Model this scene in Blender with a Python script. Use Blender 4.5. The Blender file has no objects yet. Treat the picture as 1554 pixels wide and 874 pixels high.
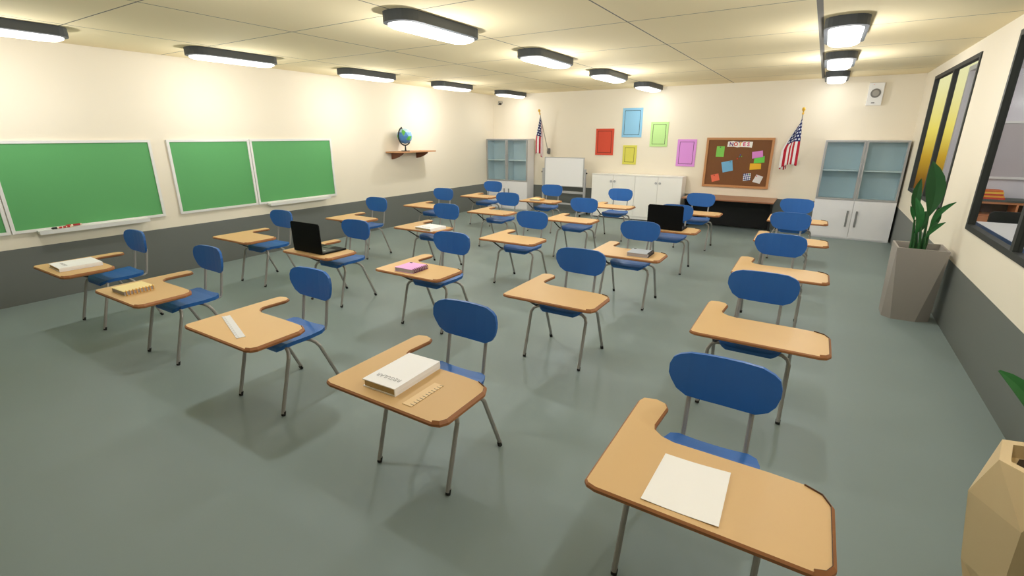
import bpy, math, random
from mathutils import Vector, Matrix
random.seed(4)
C = bpy.context.scene.collection
PI = math.pi

# ------------------------------------------------------------------ materials
def srgb(r, g, b):
    f = lambda c: (c/255/12.92) if c/255 <= 0.04045 else ((c/255+0.055)/1.055)**2.4
    return (f(r), f(g), f(b), 1)

MATS = {}
def mat(name, rgb, rough=0.6, metal=0.0, spec=0.5, noise=0.0, nscale=6.0, emit=None, estr=0.0):
    if name in MATS: return MATS[name]
    m = bpy.data.materials.new(name); m.use_nodes = True
    nt = m.node_tree; b = nt.nodes['Principled BSDF']
    b.inputs['Base Color'].default_value = srgb(*rgb)
    b.inputs['Roughness'].default_value = rough
    b.inputs['Metallic'].default_value = metal
    b.inputs['Specular IOR Level'].default_value = spec
    if noise > 0:
        tc = nt.nodes.new('ShaderNodeTexCoord'); n = nt.nodes.new('ShaderNodeTexNoise')
        n.inputs['Scale'].default_value = nscale; n.inputs['Detail'].default_value = 3
        nt.links.new(tc.outputs['Object'], n.inputs['Vector'])
        mr = nt.nodes.new('ShaderNodeMapRange')
        mr.inputs['To Min'].default_value = 1-noise; mr.inputs['To Max'].default_value = 1+noise
        nt.links.new(n.outputs['Fac'], mr.inputs['Value'])
        mx = nt.nodes.new('ShaderNodeVectorMath'); mx.operation = 'SCALE'
        mx.inputs[0].default_value = srgb(*rgb)[:3]
        nt.links.new(mr.outputs['Result'], mx.inputs['Scale'])
        nt.links.new(mx.outputs['Vector'], b.inputs['Base Color'])
    if emit:
        b.inputs['Emission Color'].default_value = srgb(*emit)
        b.inputs['Emission Strength'].default_value = estr
    MATS[name] = m
    return m

def mth(nt, op, a, b=None, c=None):
    n = nt.nodes.new('ShaderNodeMath'); n.operation = op
    for i, v in enumerate((a, b, c)):
        if v is None: continue
        if isinstance(v, (int, float)): n.inputs[i].default_value = v
        else: nt.links.new(v, n.inputs[i])
    return n.outputs[0]

def mixc(nt, fac, a, b):
    n = nt.nodes.new('ShaderNodeMix'); n.data_type = 'RGBA'
    nt.links.new(fac, n.inputs[0])
    for i, v in ((6, a), (7, b)):
        if isinstance(v, tuple): n.inputs[i].default_value = v
        else: nt.links.new(v, n.inputs[i])
    return n.outputs[2]

def paint_mat():
    # cream wall paint above a grey painted dado (0.715 m high)
    m = bpy.data.materials.new('wall_paint'); m.use_nodes = True; nt = m.node_tree
    b = nt.nodes['Principled BSDF']; tc = nt.nodes.new('ShaderNodeTexCoord'); s = nt.nodes.new('ShaderNodeSeparateXYZ')
    nt.links.new(tc.outputs['Object'], s.inputs[0])
    up = mth(nt, 'GREATER_THAN', s.outputs['Z'], 0.715)
    col = mixc(nt, up, srgb(112, 116, 112), srgb(240, 231, 212))
    nt.links.new(col, b.inputs['Base Color'])
    r = nt.nodes.new('ShaderNodeMix'); r.inputs[2].default_value = 0.45; r.inputs[3].default_value = 0.8
    nt.links.new(up, r.inputs[0]); nt.links.new(r.outputs[0], b.inputs['Roughness'])
    b.inputs['Specular IOR Level'].default_value = 0.3
    return m

def ceiling_mat():
    m = bpy.data.materials.new('ceiling_panels'); m.use_nodes = True; nt = m.node_tree
    b = nt.nodes['Principled BSDF']; tc = nt.nodes.new('ShaderNodeTexCoord'); s = nt.nodes.new('ShaderNodeSeparateXYZ')
    nt.links.new(tc.outputs['Object'], s.inputs[0])
    def line(co, off, pitch, w):
        u = mth(nt, 'ADD', co, 1000*pitch - off + pitch/2)
        u = mth(nt, 'MODULO', u, pitch)
        u = mth(nt, 'SUBTRACT', u, pitch/2)
        u = mth(nt, 'ABSOLUTE', u)
        return mth(nt, 'LESS_THAN', u, w/2)
    a = line(s.outputs['X'], -0.234, 1.715, 0.016)
    c = line(s.outputs['Y'], 3.88, 1.53, 0.014)
    wide = mth(nt, 'LESS_THAN', mth(nt, 'ABSOLUTE', mth(nt, 'ADD', s.outputs['X'], 0.234)), 0.026)
    f = mth(nt, 'MAXIMUM', mth(nt, 'MAXIMUM', a, c), wide)
    col = mixc(nt, f, srgb(240, 224, 184), srgb(118, 114, 106))
    nt.links.new(col, b.inputs['Base Color'])
    b.inputs['Roughness'].default_value = 0.85; b.inputs['Specular IOR Level'].default_value = 0.2
    return m

def flag_mat():
    m = bpy.data.materials.new('flag_cloth'); m.use_nodes = True; nt = m.node_tree
    b = nt.nodes['Principled BSDF']; uv = nt.nodes.new('ShaderNodeUVMap'); uv.uv_map = 'uv'
    s = nt.nodes.new('ShaderNodeSeparateXYZ'); nt.links.new(uv.outputs[0], s.inputs[0])
    U, V = s.outputs['X'], s.outputs['Y']
    st = mth(nt, 'LESS_THAN', mth(nt, 'MODULO', mth(nt, 'MULTIPLY', V, 13.0), 2.0), 1.0)
    stripes = mixc(nt, st, srgb(245, 240, 240), srgb(190, 22, 48))
    can = mth(nt, 'MULTIPLY', mth(nt, 'LESS_THAN', U, 0.50), mth(nt, 'LESS_THAN', V, 7/13))
    # staggered star dots
    gu = mth(nt, 'MULTIPLY', U, 1/0.07); row = mth(nt, 'FLOOR', gu)
    gv = mth(nt, 'ADD', mth(nt, 'MULTIPLY', V, 1/0.11), mth(nt, 'MULTIPLY', mth(nt, 'MODULO', row, 2.0), 0.5))
    du = mth(nt, 'SUBTRACT', mth(nt, 'FRACT', gu), 0.5)
    dv = mth(nt, 'SUBTRACT', mth(nt, 'FRACT', gv), 0.5)
    d2 = mth(nt, 'ADD', mth(nt, 'MULTIPLY', du, du), mth(nt, 'MULTIPLY', dv, dv))
    star = mth(nt, 'LESS_THAN', d2, 0.075)
    blue = mixc(nt, star, srgb(24, 36, 96), srgb(235, 238, 245))
    col = mixc(nt, can, stripes, blue)
    nt.links.new(col, b.inputs['Base Color']); b.inputs['Roughness'].default_value = 0.8
    return m

def globe_mat():
    m = bpy.data.materials.new('globe_map'); m.use_nodes = True; nt = m.node_tree
    b = nt.nodes['Principled BSDF']; at = nt.nodes.new('ShaderNodeAttribute'); at.attribute_name = 'land'
    nt.links.new(at.outputs['Color'], b.inputs['Base Color']); b.inputs['Roughness'].default_value = 0.45
    return m

def dots_mat():
    m = bpy.data.materials.new('patterned_paper'); m.use_nodes = True; nt = m.node_tree
    b = nt.nodes['Principled BSDF']; tc = nt.nodes.new('ShaderNodeTexCoord')
    ck = nt.nodes.new('ShaderNodeTexChecker'); ck.inputs['Scale'].default_value = 34
    mp = nt.nodes.new('ShaderNodeMapping'); mp.inputs['Rotation'].default_value = (0, 0.7, 0)
    nt.links.new(tc.outputs['Object'], mp.inputs[0]); nt.links.new(mp.outputs[0], ck.inputs['Vector'])
    ck.inputs['Color1'].default_value = srgb(24, 54, 130); ck.inputs['Color2'].default_value = srgb(225, 230, 240)
    nt.links.new(ck.outputs['Color'], b.inputs['Base Color'])
    return m

def glass_mat(name, tint, gloss=0.07):
    m = bpy.data.materials.new(name); m.use_nodes = True; nt = m.node_tree
    for n in list(nt.nodes):
        if n.type != 'OUTPUT_MATERIAL': nt.nodes.remove(n)
    out = [n for n in nt.nodes if n.type == 'OUTPUT_MATERIAL'][0]
    t = nt.nodes.new('ShaderNodeBsdfTransparent'); t.inputs[0].default_value = tint
    g = nt.nodes.new('ShaderNodeBsdfGlossy'); g.inputs['Roughness'].default_value = 0.15
    mx = nt.nodes.new('ShaderNodeMixShader'); mx.inputs[0].default_value = gloss
    nt.links.new(t.outputs[0], mx.inputs[1]); nt.links.new(g.outputs[0], mx.inputs[2]); nt.links.new(mx.outputs[0], out.inputs[0])
    return m

def ruler_mat(name, base, tick):
    m = bpy.data.materials.new(name); m.use_nodes = True; nt = m.node_tree
    b = nt.nodes['Principled BSDF']; tc = nt.nodes.new('ShaderNodeTexCoord'); s = nt.nodes.new('ShaderNodeSeparateXYZ')
    nt.links.new(tc.outputs['Object'], s.inputs[0])
    fr = mth(nt, 'FRACT', mth(nt, 'MULTIPLY', mth(nt, 'ADD', s.outputs['X'], 5.0), 1/0.024))
    t = mth(nt, 'MULTIPLY', mth(nt, 'LESS_THAN', fr, 0.16), mth(nt, 'GREATER_THAN', s.outputs['Y'], 0.009))
    nt.links.new(mixc(nt, t, srgb(*base), srgb(*tick)), b.inputs['Base Color'])
    return m

M_paint, M_ceil, M_flag, M_globe, M_dots = paint_mat(), ceiling_mat(), flag_mat(), globe_mat(), dots_mat()
M_floor = mat('floor_vinyl', (134, 149, 147), 0.5, spec=0.35, noise=0.04, nscale=1.3)
M_wood = mat('tablet_laminate', (217, 180, 127), 0.5, spec=0.3, noise=0.02, nscale=4)
M_edge = mat('tablet_edge', (162, 106, 62), 0.55)
M_blue = mat('blue_plastic', (33, 98, 174), 0.45)
M_steel = mat('grey_steel_tube', (164, 161, 156), 0.4, metal=0.3)
M_dsteel = mat('dark_steel_tube', (62, 62, 60), 0.5, metal=0.2)
M_rub = mat('black_rubber', (20, 20, 20), 0.7)
M_lap = mat('laptop_black', (7, 7, 7), 0.6, spec=0.15)
M_black = mat('black_plastic', (14, 14, 14), 0.55)
M_case = mat('lamp_casing', (72, 76, 78), 0.6)
M_diff = mat('lamp_diffuser', (255, 255, 255), 0.5, emit=(255, 255, 252), estr=2.6)
M_white = mat('white_enamel', (232, 231, 228), 0.5)
M_cab = mat('cabinet_white', (244, 243, 246), 0.5)
M_cabw = mat('cupboard_cream', (250, 248, 243), 0.55)
M_cabin = mat('cabinet_inside', (204, 219, 224), 0.6)
M_rail = mat('cabinet_rail_grey', (168, 168, 168), 0.5)
M_alu = mat('aluminium', (190, 190, 192), 0.4, metal=0.3)
M_board = mat('chalkboard_green', (92, 168, 100), 0.6, noise=0.02, nscale=2)
M_wbd = mat('whiteboard_white', (248, 248, 250), 0.4)
M_gold = mat('gold_finial', (240, 190, 70), 0.4, metal=0.3)
M_gold2 = mat('gold_vase', (222, 196, 150), 0.45)
M_soil = mat('soil', (58, 44, 28), 0.95)
M_leaf = mat('lit_leaf_green', (32, 108, 46), 0.5)
M_leafd = mat('shaded_leaf_green', (28, 84, 34), 0.5)  # shaded copy of the lit leaf green, light painted into both colours
M_plant = mat('planter_taupe', (160, 153, 146), 0.6)
M_frame = mat('window_frame_black', (44, 47, 44), 0.6)
M_glass = glass_mat('window_glass', (0.97, 0.97, 0.97, 1), 0.03)
M_cglass = glass_mat('cabinet_glass', (0.92, 0.965, 0.98, 1), 0.06)
M_lilac = mat('next_room_paint', (226, 222, 228), 0.8)
M_grey = mat('next_room_panel', (190, 182, 184), 0.7)
M_orange = mat('orange_wood', (214, 140, 92), 0.6)
M_dtop = mat('dark_counter', (84, 88, 82), 0.6)
M_dwood = mat('dark_brown_wood', (96, 60, 40), 0.7)
M_shelf = mat('shelf_wood', (190, 140, 98), 0.55)
M_brk = mat('bracket_wood', (128, 78, 52), 0.6)
M_cork = mat('cork', (124, 82, 50), 0.9, noise=0.06, nscale=30)
M_cfr = mat('cork_frame_wood', (196, 140, 90), 0.6)
M_paper = mat('paper_white', (250, 248, 244), 0.8)
M_bookw = mat('book_white_cover', (250, 250, 252), 0.5)
M_pages = mat('book_pages', (196, 170, 122), 0.9)
M_pgrey = mat('notebook_pages', (176, 168, 168), 0.9)
M_text = mat('faint_grey_print', (188, 188, 190), 0.7)

# ------------------------------------------------------------------ mesh helpers
class MB:
    def __init__(s): s.v = []; s.f = []; s.m = []
    def add(s, vs, fs, mi=0):
        o = len(s.v); s.v += [tuple(v) for v in vs]; s.f += [tuple(i+o for i in f) for f in fs]; s.m += [mi]*len(fs); return s
    def box(s, x0, x1, y0, y1, z0, z1, mi=0):
        return s.add([(x0,y0,z0),(x1,y0,z0),(x1,y1,z0),(x0,y1,z0),(x0,y0,z1),(x1,y0,z1),(x1,y1,z1),(x0,y1,z1)],
                     [(3,2,1,0),(4,5,6,7),(0,1,5,4),(1,2,6,5),(2,3,7,6),(3,0,4,7)], mi)
    def loops(s, rings, cap=True, mi=0, closed=True):
        n = len(rings[0]); o = []
        vs = [p for r in rings for p in r]; fs = []
        for k in range(len(rings)-1):
            for i in range(n if closed else n-1):
                j = (i+1) % n
                fs.append((k*n+i, k*n+j, (k+1)*n+j, (k+1)*n+i))
        if cap:
            fs.append(tuple(reversed(range(n)))); fs.append(tuple((len(rings)-1)*n+i for i in range(n)))
        return s.add(vs, fs, mi)
    def prism(s, out, z0, z1, mi=0):
        return s.loops([[(x,y,z0) for x,y in out], [(x,y,z1) for x,y in out]], mi=mi)
    def tube(s, path, r, n=8, mi=0):
        P = [Vector(p) for p in path]; rings = []
        up = Vector((0, 0, 1))
        t0 = (P[1]-P[0]).normalized()
        a = t0.orthogonal().normalized()
        for i, p in enumerate(P):
            if i == 0: t = t0
            elif i == len(P)-1: t = (P[i]-P[i-1]).normalized()
            else: t = ((P[i]-P[i-1]).normalized() + (P[i+1]-P[i]).normalized()).normalized()
            a = (a - t*a.dot(t)).normalized(); b = t.cross(a)
            rr = r[i] if isinstance(r, (list, tuple)) else r
            rings.append([p + (a*math.cos(2*PI*k/n) + b*math.sin(2*PI*k/n))*rr for k in range(n)])
        return s.loops(rings, mi=mi)
    def cyl(s, c, axis, r, h, n=16, mi=0):
        c = Vector(c); ax = Vector(axis).normalized()
        return s.tube([c, c+ax*h], r, n, mi)

def obj(name, b, m, parent=None, smooth=False, loc=None, rot=None):
    me = bpy.data.meshes.new(name); me.from_pydata(b.v, [], b.f); me.validate()
    ms = m if isinstance(m, (list, tuple)) else [m]
    for x in ms: me.materials.append(x)
    if len(ms) > 1:
        for p, i in zip(me.polygons, b.m): p.material_index = i
    import bmesh
    bm = bmesh.new(); bm.from_mesh(me); bmesh.ops.recalc_face_normals(bm, faces=bm.faces); bm.to_mesh(me); bm.free()
    if smooth:
        for p in me.polygons: p.use_smooth = True
    o = bpy.data.objects.new(name, me); C.objects.link(o)
    if parent: o.parent = parent
    if loc: o.location = loc
    if rot: o.rotation_euler = rot
    return o

def tag(o, label, cat, group=None, kind=None):
    o['label'] = label; o['category'] = cat
    if group: o['group'] = group
    if kind: o['kind'] = kind
    return o

def thing(name, loc, label, cat, group=None, rotz=0):
    o = bpy.data.objects.new(name, None); C.objects.link(o); o.empty_display_size = 0.1
    o.location = loc; o.rotation_euler = (0, 0, rotz)
    return tag(o, label, cat, group)

def struct(name, b, m, label, cat, **k):
    return tag(obj(name, b, m, **k), label, cat, kind='structure')

def copy_tree(o, parent=None):
    c = o.copy(); C.objects.link(c)
    if parent: c.parent = parent
    for ch in list(o.children): copy_tree(ch, c)
    return c

def text_mesh(name, s, size, m, parent, loc, rot, extr=0.0006, off=0.0):
    cu = bpy.data.curves.new(name, 'FONT'); cu.body = s; cu.size = size; cu.align_x = 'CENTER'; cu.align_y = 'CENTER'
    cu.extrude = extr; cu.offset = off; cu.resolution_u = 3
    tmp = bpy.data.objects.new(name+'_tmp', cu); C.objects.link(tmp)
    dg = bpy.context.evaluated_depsgraph_get(); dg.update()
    me = bpy.data.meshes.new_from_object(tmp.evaluated_get(dg))
    bpy.data.objects.remove(tmp)
    me.materials.clear(); me.materials.append(m)
    o = bpy.data.objects.new(name, me); C.objects.link(o)
    if parent: o.parent = parent
    o.location = loc; o.rotation_euler = rot
    return o

def inset(poly, d):
    n = len(poly); out = []
    for i in range(n):
        p0, p1, p2 = Vector(poly[i-1]), Vector(poly[i]), Vector(poly[(i+1) % n])
        a = (p1-p0).normalized(); b = (p2-p1).normalized()
        na = Vector((-a.y, a.x)); nb = Vector((-b.y, b.x)); nn = (na+nb).normalized()
        out.append(tuple(p1 + nn*(d/max(0.5, nn.dot(na)))))
    return out

# ------------------------------------------------------------------ the room
XL, XR, YB, YF, H = -8.49, 1.45, 12.6, -3.6, 3.22
WT = 0.05   # thickness of the window wall
struct('floor', MB().box(XL-0.1, XR+WT, YF-0.1, YB+0.1, -0.1, 0), M_floor, 'grey-green vinyl floor of the classroom', 'floor')
struct('ceiling', MB().box(XL-0.1, XR+WT, YF-0.1, YB+0.1, H, H+0.1), M_ceil, 'tan panelled classroom ceiling with thin grey joints', 'ceiling')
struct('wall_left', MB().box(XL-0.1, XL, YF-0.1, YB+0.1, 0, H), M_paint, 'cream wall with grey dado behind the green chalkboards', 'wall')
struct('wall_back', MB().box(XL, XR+WT, YB, YB+0.1, 0, H), M_paint, 'cream far wall with posters and cork board', 'wall')
struct('wall_front', MB().box(XL, XR+WT, YF-0.1, YF, 0, H), M_paint, 'cream wall behind the viewpoint', 'wall')
W1 = (8.43, 11.49); W2 = (3.92, 6.98); WZ = (1.13, 3.06)
b = MB(); x0, x1 = XR, XR+WT
b.box(x0, x1, YF, YB, 0, WZ[0]); b.box(x0, x1, YF, YB, WZ[1], H)
b.box(x0, x1, YF, W2[0], *WZ); b.box(x0, x1, W2[1], W1[0], *WZ); b.box(x0, x1, W1[1], YB, *WZ)
struct('wall_right', b, M_paint, 'cream wall with two black framed interior windows', 'wall')
def window(n, ya, yb, label):
    t = thing('window_%d' % n, (XR, (ya+yb)/2, WZ[0]), label, 'window'); t['kind'] = 'structure'
    hw = (yb-ya)/2; h = WZ[1]-WZ[0]; e = 0.055; xa, xb = -0.015, WT
    f = MB(); f.box(xa, xb, -hw, hw, 0, e); f.box(xa, xb, -hw, hw, h-e, h)
    f.box(xa, xb, -hw, -hw+e, e, h-e); f.box(xa, xb, hw-e, hw, e, h-e)
    obj('window_frame', f, M_frame, t)
    obj('mullion', MB().box(xa+0.005, xb, -0.035, 0.035, e, h-e), M_frame, t)
    for s in (-1, 1):
        obj('window_pane', MB().box(0.02, 0.026, min(s*0.035, s*(hw-e)), max(s*0.035, s*(hw-e)), e, h-e), M_glass, t)
window(1, *W1, 'far black framed window above the tall grey planter')
window(2, *W2, 'near black framed window at the right edge of view')

# ------------------------------------------------------------------ next room, seen through the windows
NX = 2.05
struct('floor_next_room', MB().box(XR+WT+0.005, 6.5, -1, YB+0.1, -0.1, 0), M_floor, 'floor of the neighbouring room', 'floor')
struct('wall_next_room', MB().box(NX, 6.5, YB, YB+0.1, 0, H), M_lilac, 'pale lilac far wall of the neighbouring room', 'wall')
struct('ceiling_next_room', MB().box(NX, 6.5, -1, YB+0.1, H, H+0.08), M_lilac, 'pale ceiling of the neighbouring room', 'ceiling')
struct('wall_next_room_side', MB().box(6.5, 6.6, -1, YB+0.1, 0, H), M_lilac, 'pale side wall of the neighbouring room', 'wall')
t = thing('wall_panel', (2.45, YB, 1.36), 'grey wall panel with white rails seen through the near window', 'wall panel')
obj('panel', MB().box(0, 3.6, -0.03, -0.002, 0, 0.94), M_grey, t)
obj('rail', MB().box(-0.02, 3.62, -0.06, -0.002, -0.04, 0), M_white, t)
obj('rail', MB().box(-0.02, 3.62, -0.06, -0.002, 0.94, 0.98), M_white, t)
# bookcase
t = thing('bookcase', (2.35, 12.1, 0), 'low orange wood bookcase with dark top in neighbouring room', 'bookcase')
BW, BD, BH = 3.0, 0.48, 0.98
obj('top', MB().box(-0.02, BW+0.02, -0.02, BD, BH-0.035, BH), M_dtop, t)
c = MB().box(0, BW, BD-0.02, BD, 0, BH-0.035).box(0, BW, 0, BD-0.02, 0, 0.05)
for k in range(5): c.box(k*(BW-0.03)/4, k*(BW-0.03)/4+0.03, 0, BD-0.02, 0.05, BH-0.035)
c.box(0, BW, -0.003, 0.0, BH-0.075, BH-0.035)
obj('carcass', c, M_orange, t)
obj('shelf', MB().box(0.03, BW-0.03, 0.01, BD-0.02, 0.68, 0.70), M_orange, t)
obj('back_panel', MB().box(0.03, BW-0.03, BD-0.03, BD-0.021, 0.05, BH-0.035), M_dwood, t)
for k in range(4):
    x = 0.03+k*(BW-0.03)/4
    d = obj('door', MB().box(x, x+(BW-0.03)/4-0.03, -0.015, 0.005, 0.06, 0.675), M_orange, t)
    obj('knob', MB().cyl((x+0.62, -0.015, 0.5), (0, -1, 0), 0.02, 0.03, 8), M_black, d)
cols = [((206, 60, 40), 'red'), ((240, 170, 50), 'orange'), ((214, 66, 42), 'scarlet'), ((246, 200, 70), 'yellow'), ((226, 110, 40), 'dark orange')]
lab = ['red book at the very bottom of the bookcase stack', 'orange book second from bottom of the bookcase stack', 'scarlet book in the middle of the bookcase stack',
       'yellow book second from top of the bookcase stack', 'dark orange book on top of the bookcase stack']
z = BH
for k, (rgb, nm) in enumerate(cols):
    w = 0.36 - 0.02*(k % 3); th = 0.032
    t = thing('book', (2.76-0.012*k, 12.3, z), lab[k], 'book', 'stacked books on the bookcase', 0.06*((k*7) % 3-1))
    m_ = mat('book_cover_'+nm.replace(' ', '_'), rgb, 0.6)
    obj('cover', MB().box(-w/2, w/2, -0.12, 0.12, 0, 0.005).box(-w/2, w/2, -0.12, 0.12, th-0.005, th).box(-w/2, w/2, -0.12, -0.112, 0.005, th-0.005), m_, t)
    obj('pages', MB().box(-w/2+0.008, w/2-0.008, -0.111, 0.112, 0.0052, th-0.0052), mat('warm_pages', (238, 205, 120), 0.9), t)
    z += th + 0.0005
# white table with blue edge
t = thing('table', (2.3, 8.15, 0), 'white topped table with blue edge in the neighbouring room', 'table')
obj('tabletop', MB().box(0.01, 1.0, 0.01, 2.55, 0.69, 0.75), M_white, t)
obj('edge_trim', MB().box(0, 1.01, 0, 0.01, 0.655, 0.748).box(0, 1.01, 2.55, 2.56, 0.655, 0.748).box(0, 0.01, 0.01, 2.55, 0.655, 0.748).box(1.0, 1.01, 0.01, 2.55, 0.655, 0.748), mat('table_blue_edge', (60, 92, 140), 0.5), t)
for px in (0.5,):
    for py in (0.3, 2.2):
        obj('leg', MB().box(px-0.03, px+0.03, py-0.03, py+0.03, 0.02, 0.69).box(px-0.35, px+0.35, py-0.03, py+0.03, 0, 0.02), M_dsteel, t)
# black chair behind it
t = thing('chair', (2.84, 10.93, 0), 'black chair between the white table and the orange bookcase', 'chair')
b = MB(); prof = [(-0.30,0.55),(0.30,0.55),(0.30,0.84),(0.25,0.885),(-0.25,0.885),(-0.30,0.84)]
b.loops([[(x,0.14,z_) for x,z_ in prof],[(x,0.19,z_) for x,z_ in prof]])
obj('backrest', b, M_black, t)
obj('seat', MB().box(-0.26, 0.26, -0.3, 0.18, 0.43, 0.48), M_black, t)
for sx in (-1, 1):
    for sy in (-0.27, 0.15):
        obj('leg', MB().tube([(sx*0.22, sy, 0.43), (sx*0.25, sy*1.1, 0)], 0.015, 6), M_dsteel, t)
    obj('post', MB().tube([(sx*0.2, 0.165, 0.48), (sx*0.2, 0.165, 0.56)], 0.015, 6), M_dsteel, t)

# ------------------------------------------------------------------ ceiling lamps
def stadium(hw, hl, n=6, r=None):
    r = r or hw; pts = []
    for cx, cy, a0 in ((hw-r, hl-r, 0), (-(hw-r), hl-r, PI/2), (-(hw-r), -(hl-r), PI), (hw-r, -(hl-r), 3*PI/2)):
        for k in range(n+1):
            a = a0 + PI/2*k/n; p = (cx+r*math.cos(a), cy+r*math.sin(a))
            if not pts or (Vector(p)-Vector(pts[-1])).length > 1e-4: pts.append(p)
    if (Vector(pts[0])-Vector(pts[-1])).length < 1e-4: pts.pop()
    return pts
def make_lamp():
    t = thing('ceiling_lamp', (0, 0, H), '', 'ceiling lamp', 'elongated ceiling lamps')
    o = stadium(0.195, 0.63, 5, 0.17); i = stadium(0.155, 0.59, 5, 0.14)
    R = lambda p, z_: [(x, y, z_) for x, y in p]
    b = MB(); b.loops([R(o, -0.0005), R(o, -0.095), R(i, -0.10), R(i, -0.06)], cap=False)
    b.add(R(o, -0.0005), [tuple(range(len(o)))])
    obj('casing', b, M_case, t)
    j = stadium(0.12, 0.55, 5, 0.11)
    b = MB(); b.loops([R(i, -0.062), R(i, -0.115), R(j, -0.135)])
    obj('diffuser', b, M_diff, t, smooth=False)
    return t
def added_light(name, loc, watt):  # unseen point light added below a fixture, carries most of its light
    l = bpy.data.lights.new(name, 'POINT'); l.energy = watt; l.shadow_soft_size = 0.05; l.color = (1.0, 1.0, 1.0)
    o = bpy.data.objects.new(name, l); C.objects.link(o); o.location = loc
lamp = make_lamp(); first = True
YL = [1.83+2.51*k for k in range(0, 5)]
words_y = ['nearest the viewer', 'second from the viewer', 'in the middle', 'second from the far wall', 'nearest the far wall']
for X, nm in ((-7.42, 'row beside the chalkboard wall'), (-3.66, 'centre row'), (0.0, 'row beside the windows')):
    for k, Y in enumerate(YL):
        o = lamp if first else copy_tree(lamp); first = False
        o.location = (X, Y, H)
        o['label'] = 'dark cased ceiling lamp in the %s, %s' % (nm, words_y[k])
        added_light('added_lamp_light', (X, Y, H-0.58), {-7.42: 26, -3.66: 40, 0.0: 28}[X]*((1, 1, 1, 1.4, 0.3) if X < -5 else (1, 1, 1, 1.5, 0.22))[k])

# unseen lamps added to light the neighbouring room
for Y in (3.0, 7.0, 10.5):
    o = copy_tree(lamp); o.location = (3.6, Y, H)
    o['label'] = 'added unseen ceiling lamp of the neighbouring room, ' + {3.0: 'closest to the viewer', 7.0: 'in the middle', 10.5: 'above the bookcase'}[Y]
    o['group'] = 'added ceiling lamps next door'
    added_light('added_lamp_light', (3.6, Y, H-0.42), 30)

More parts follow.
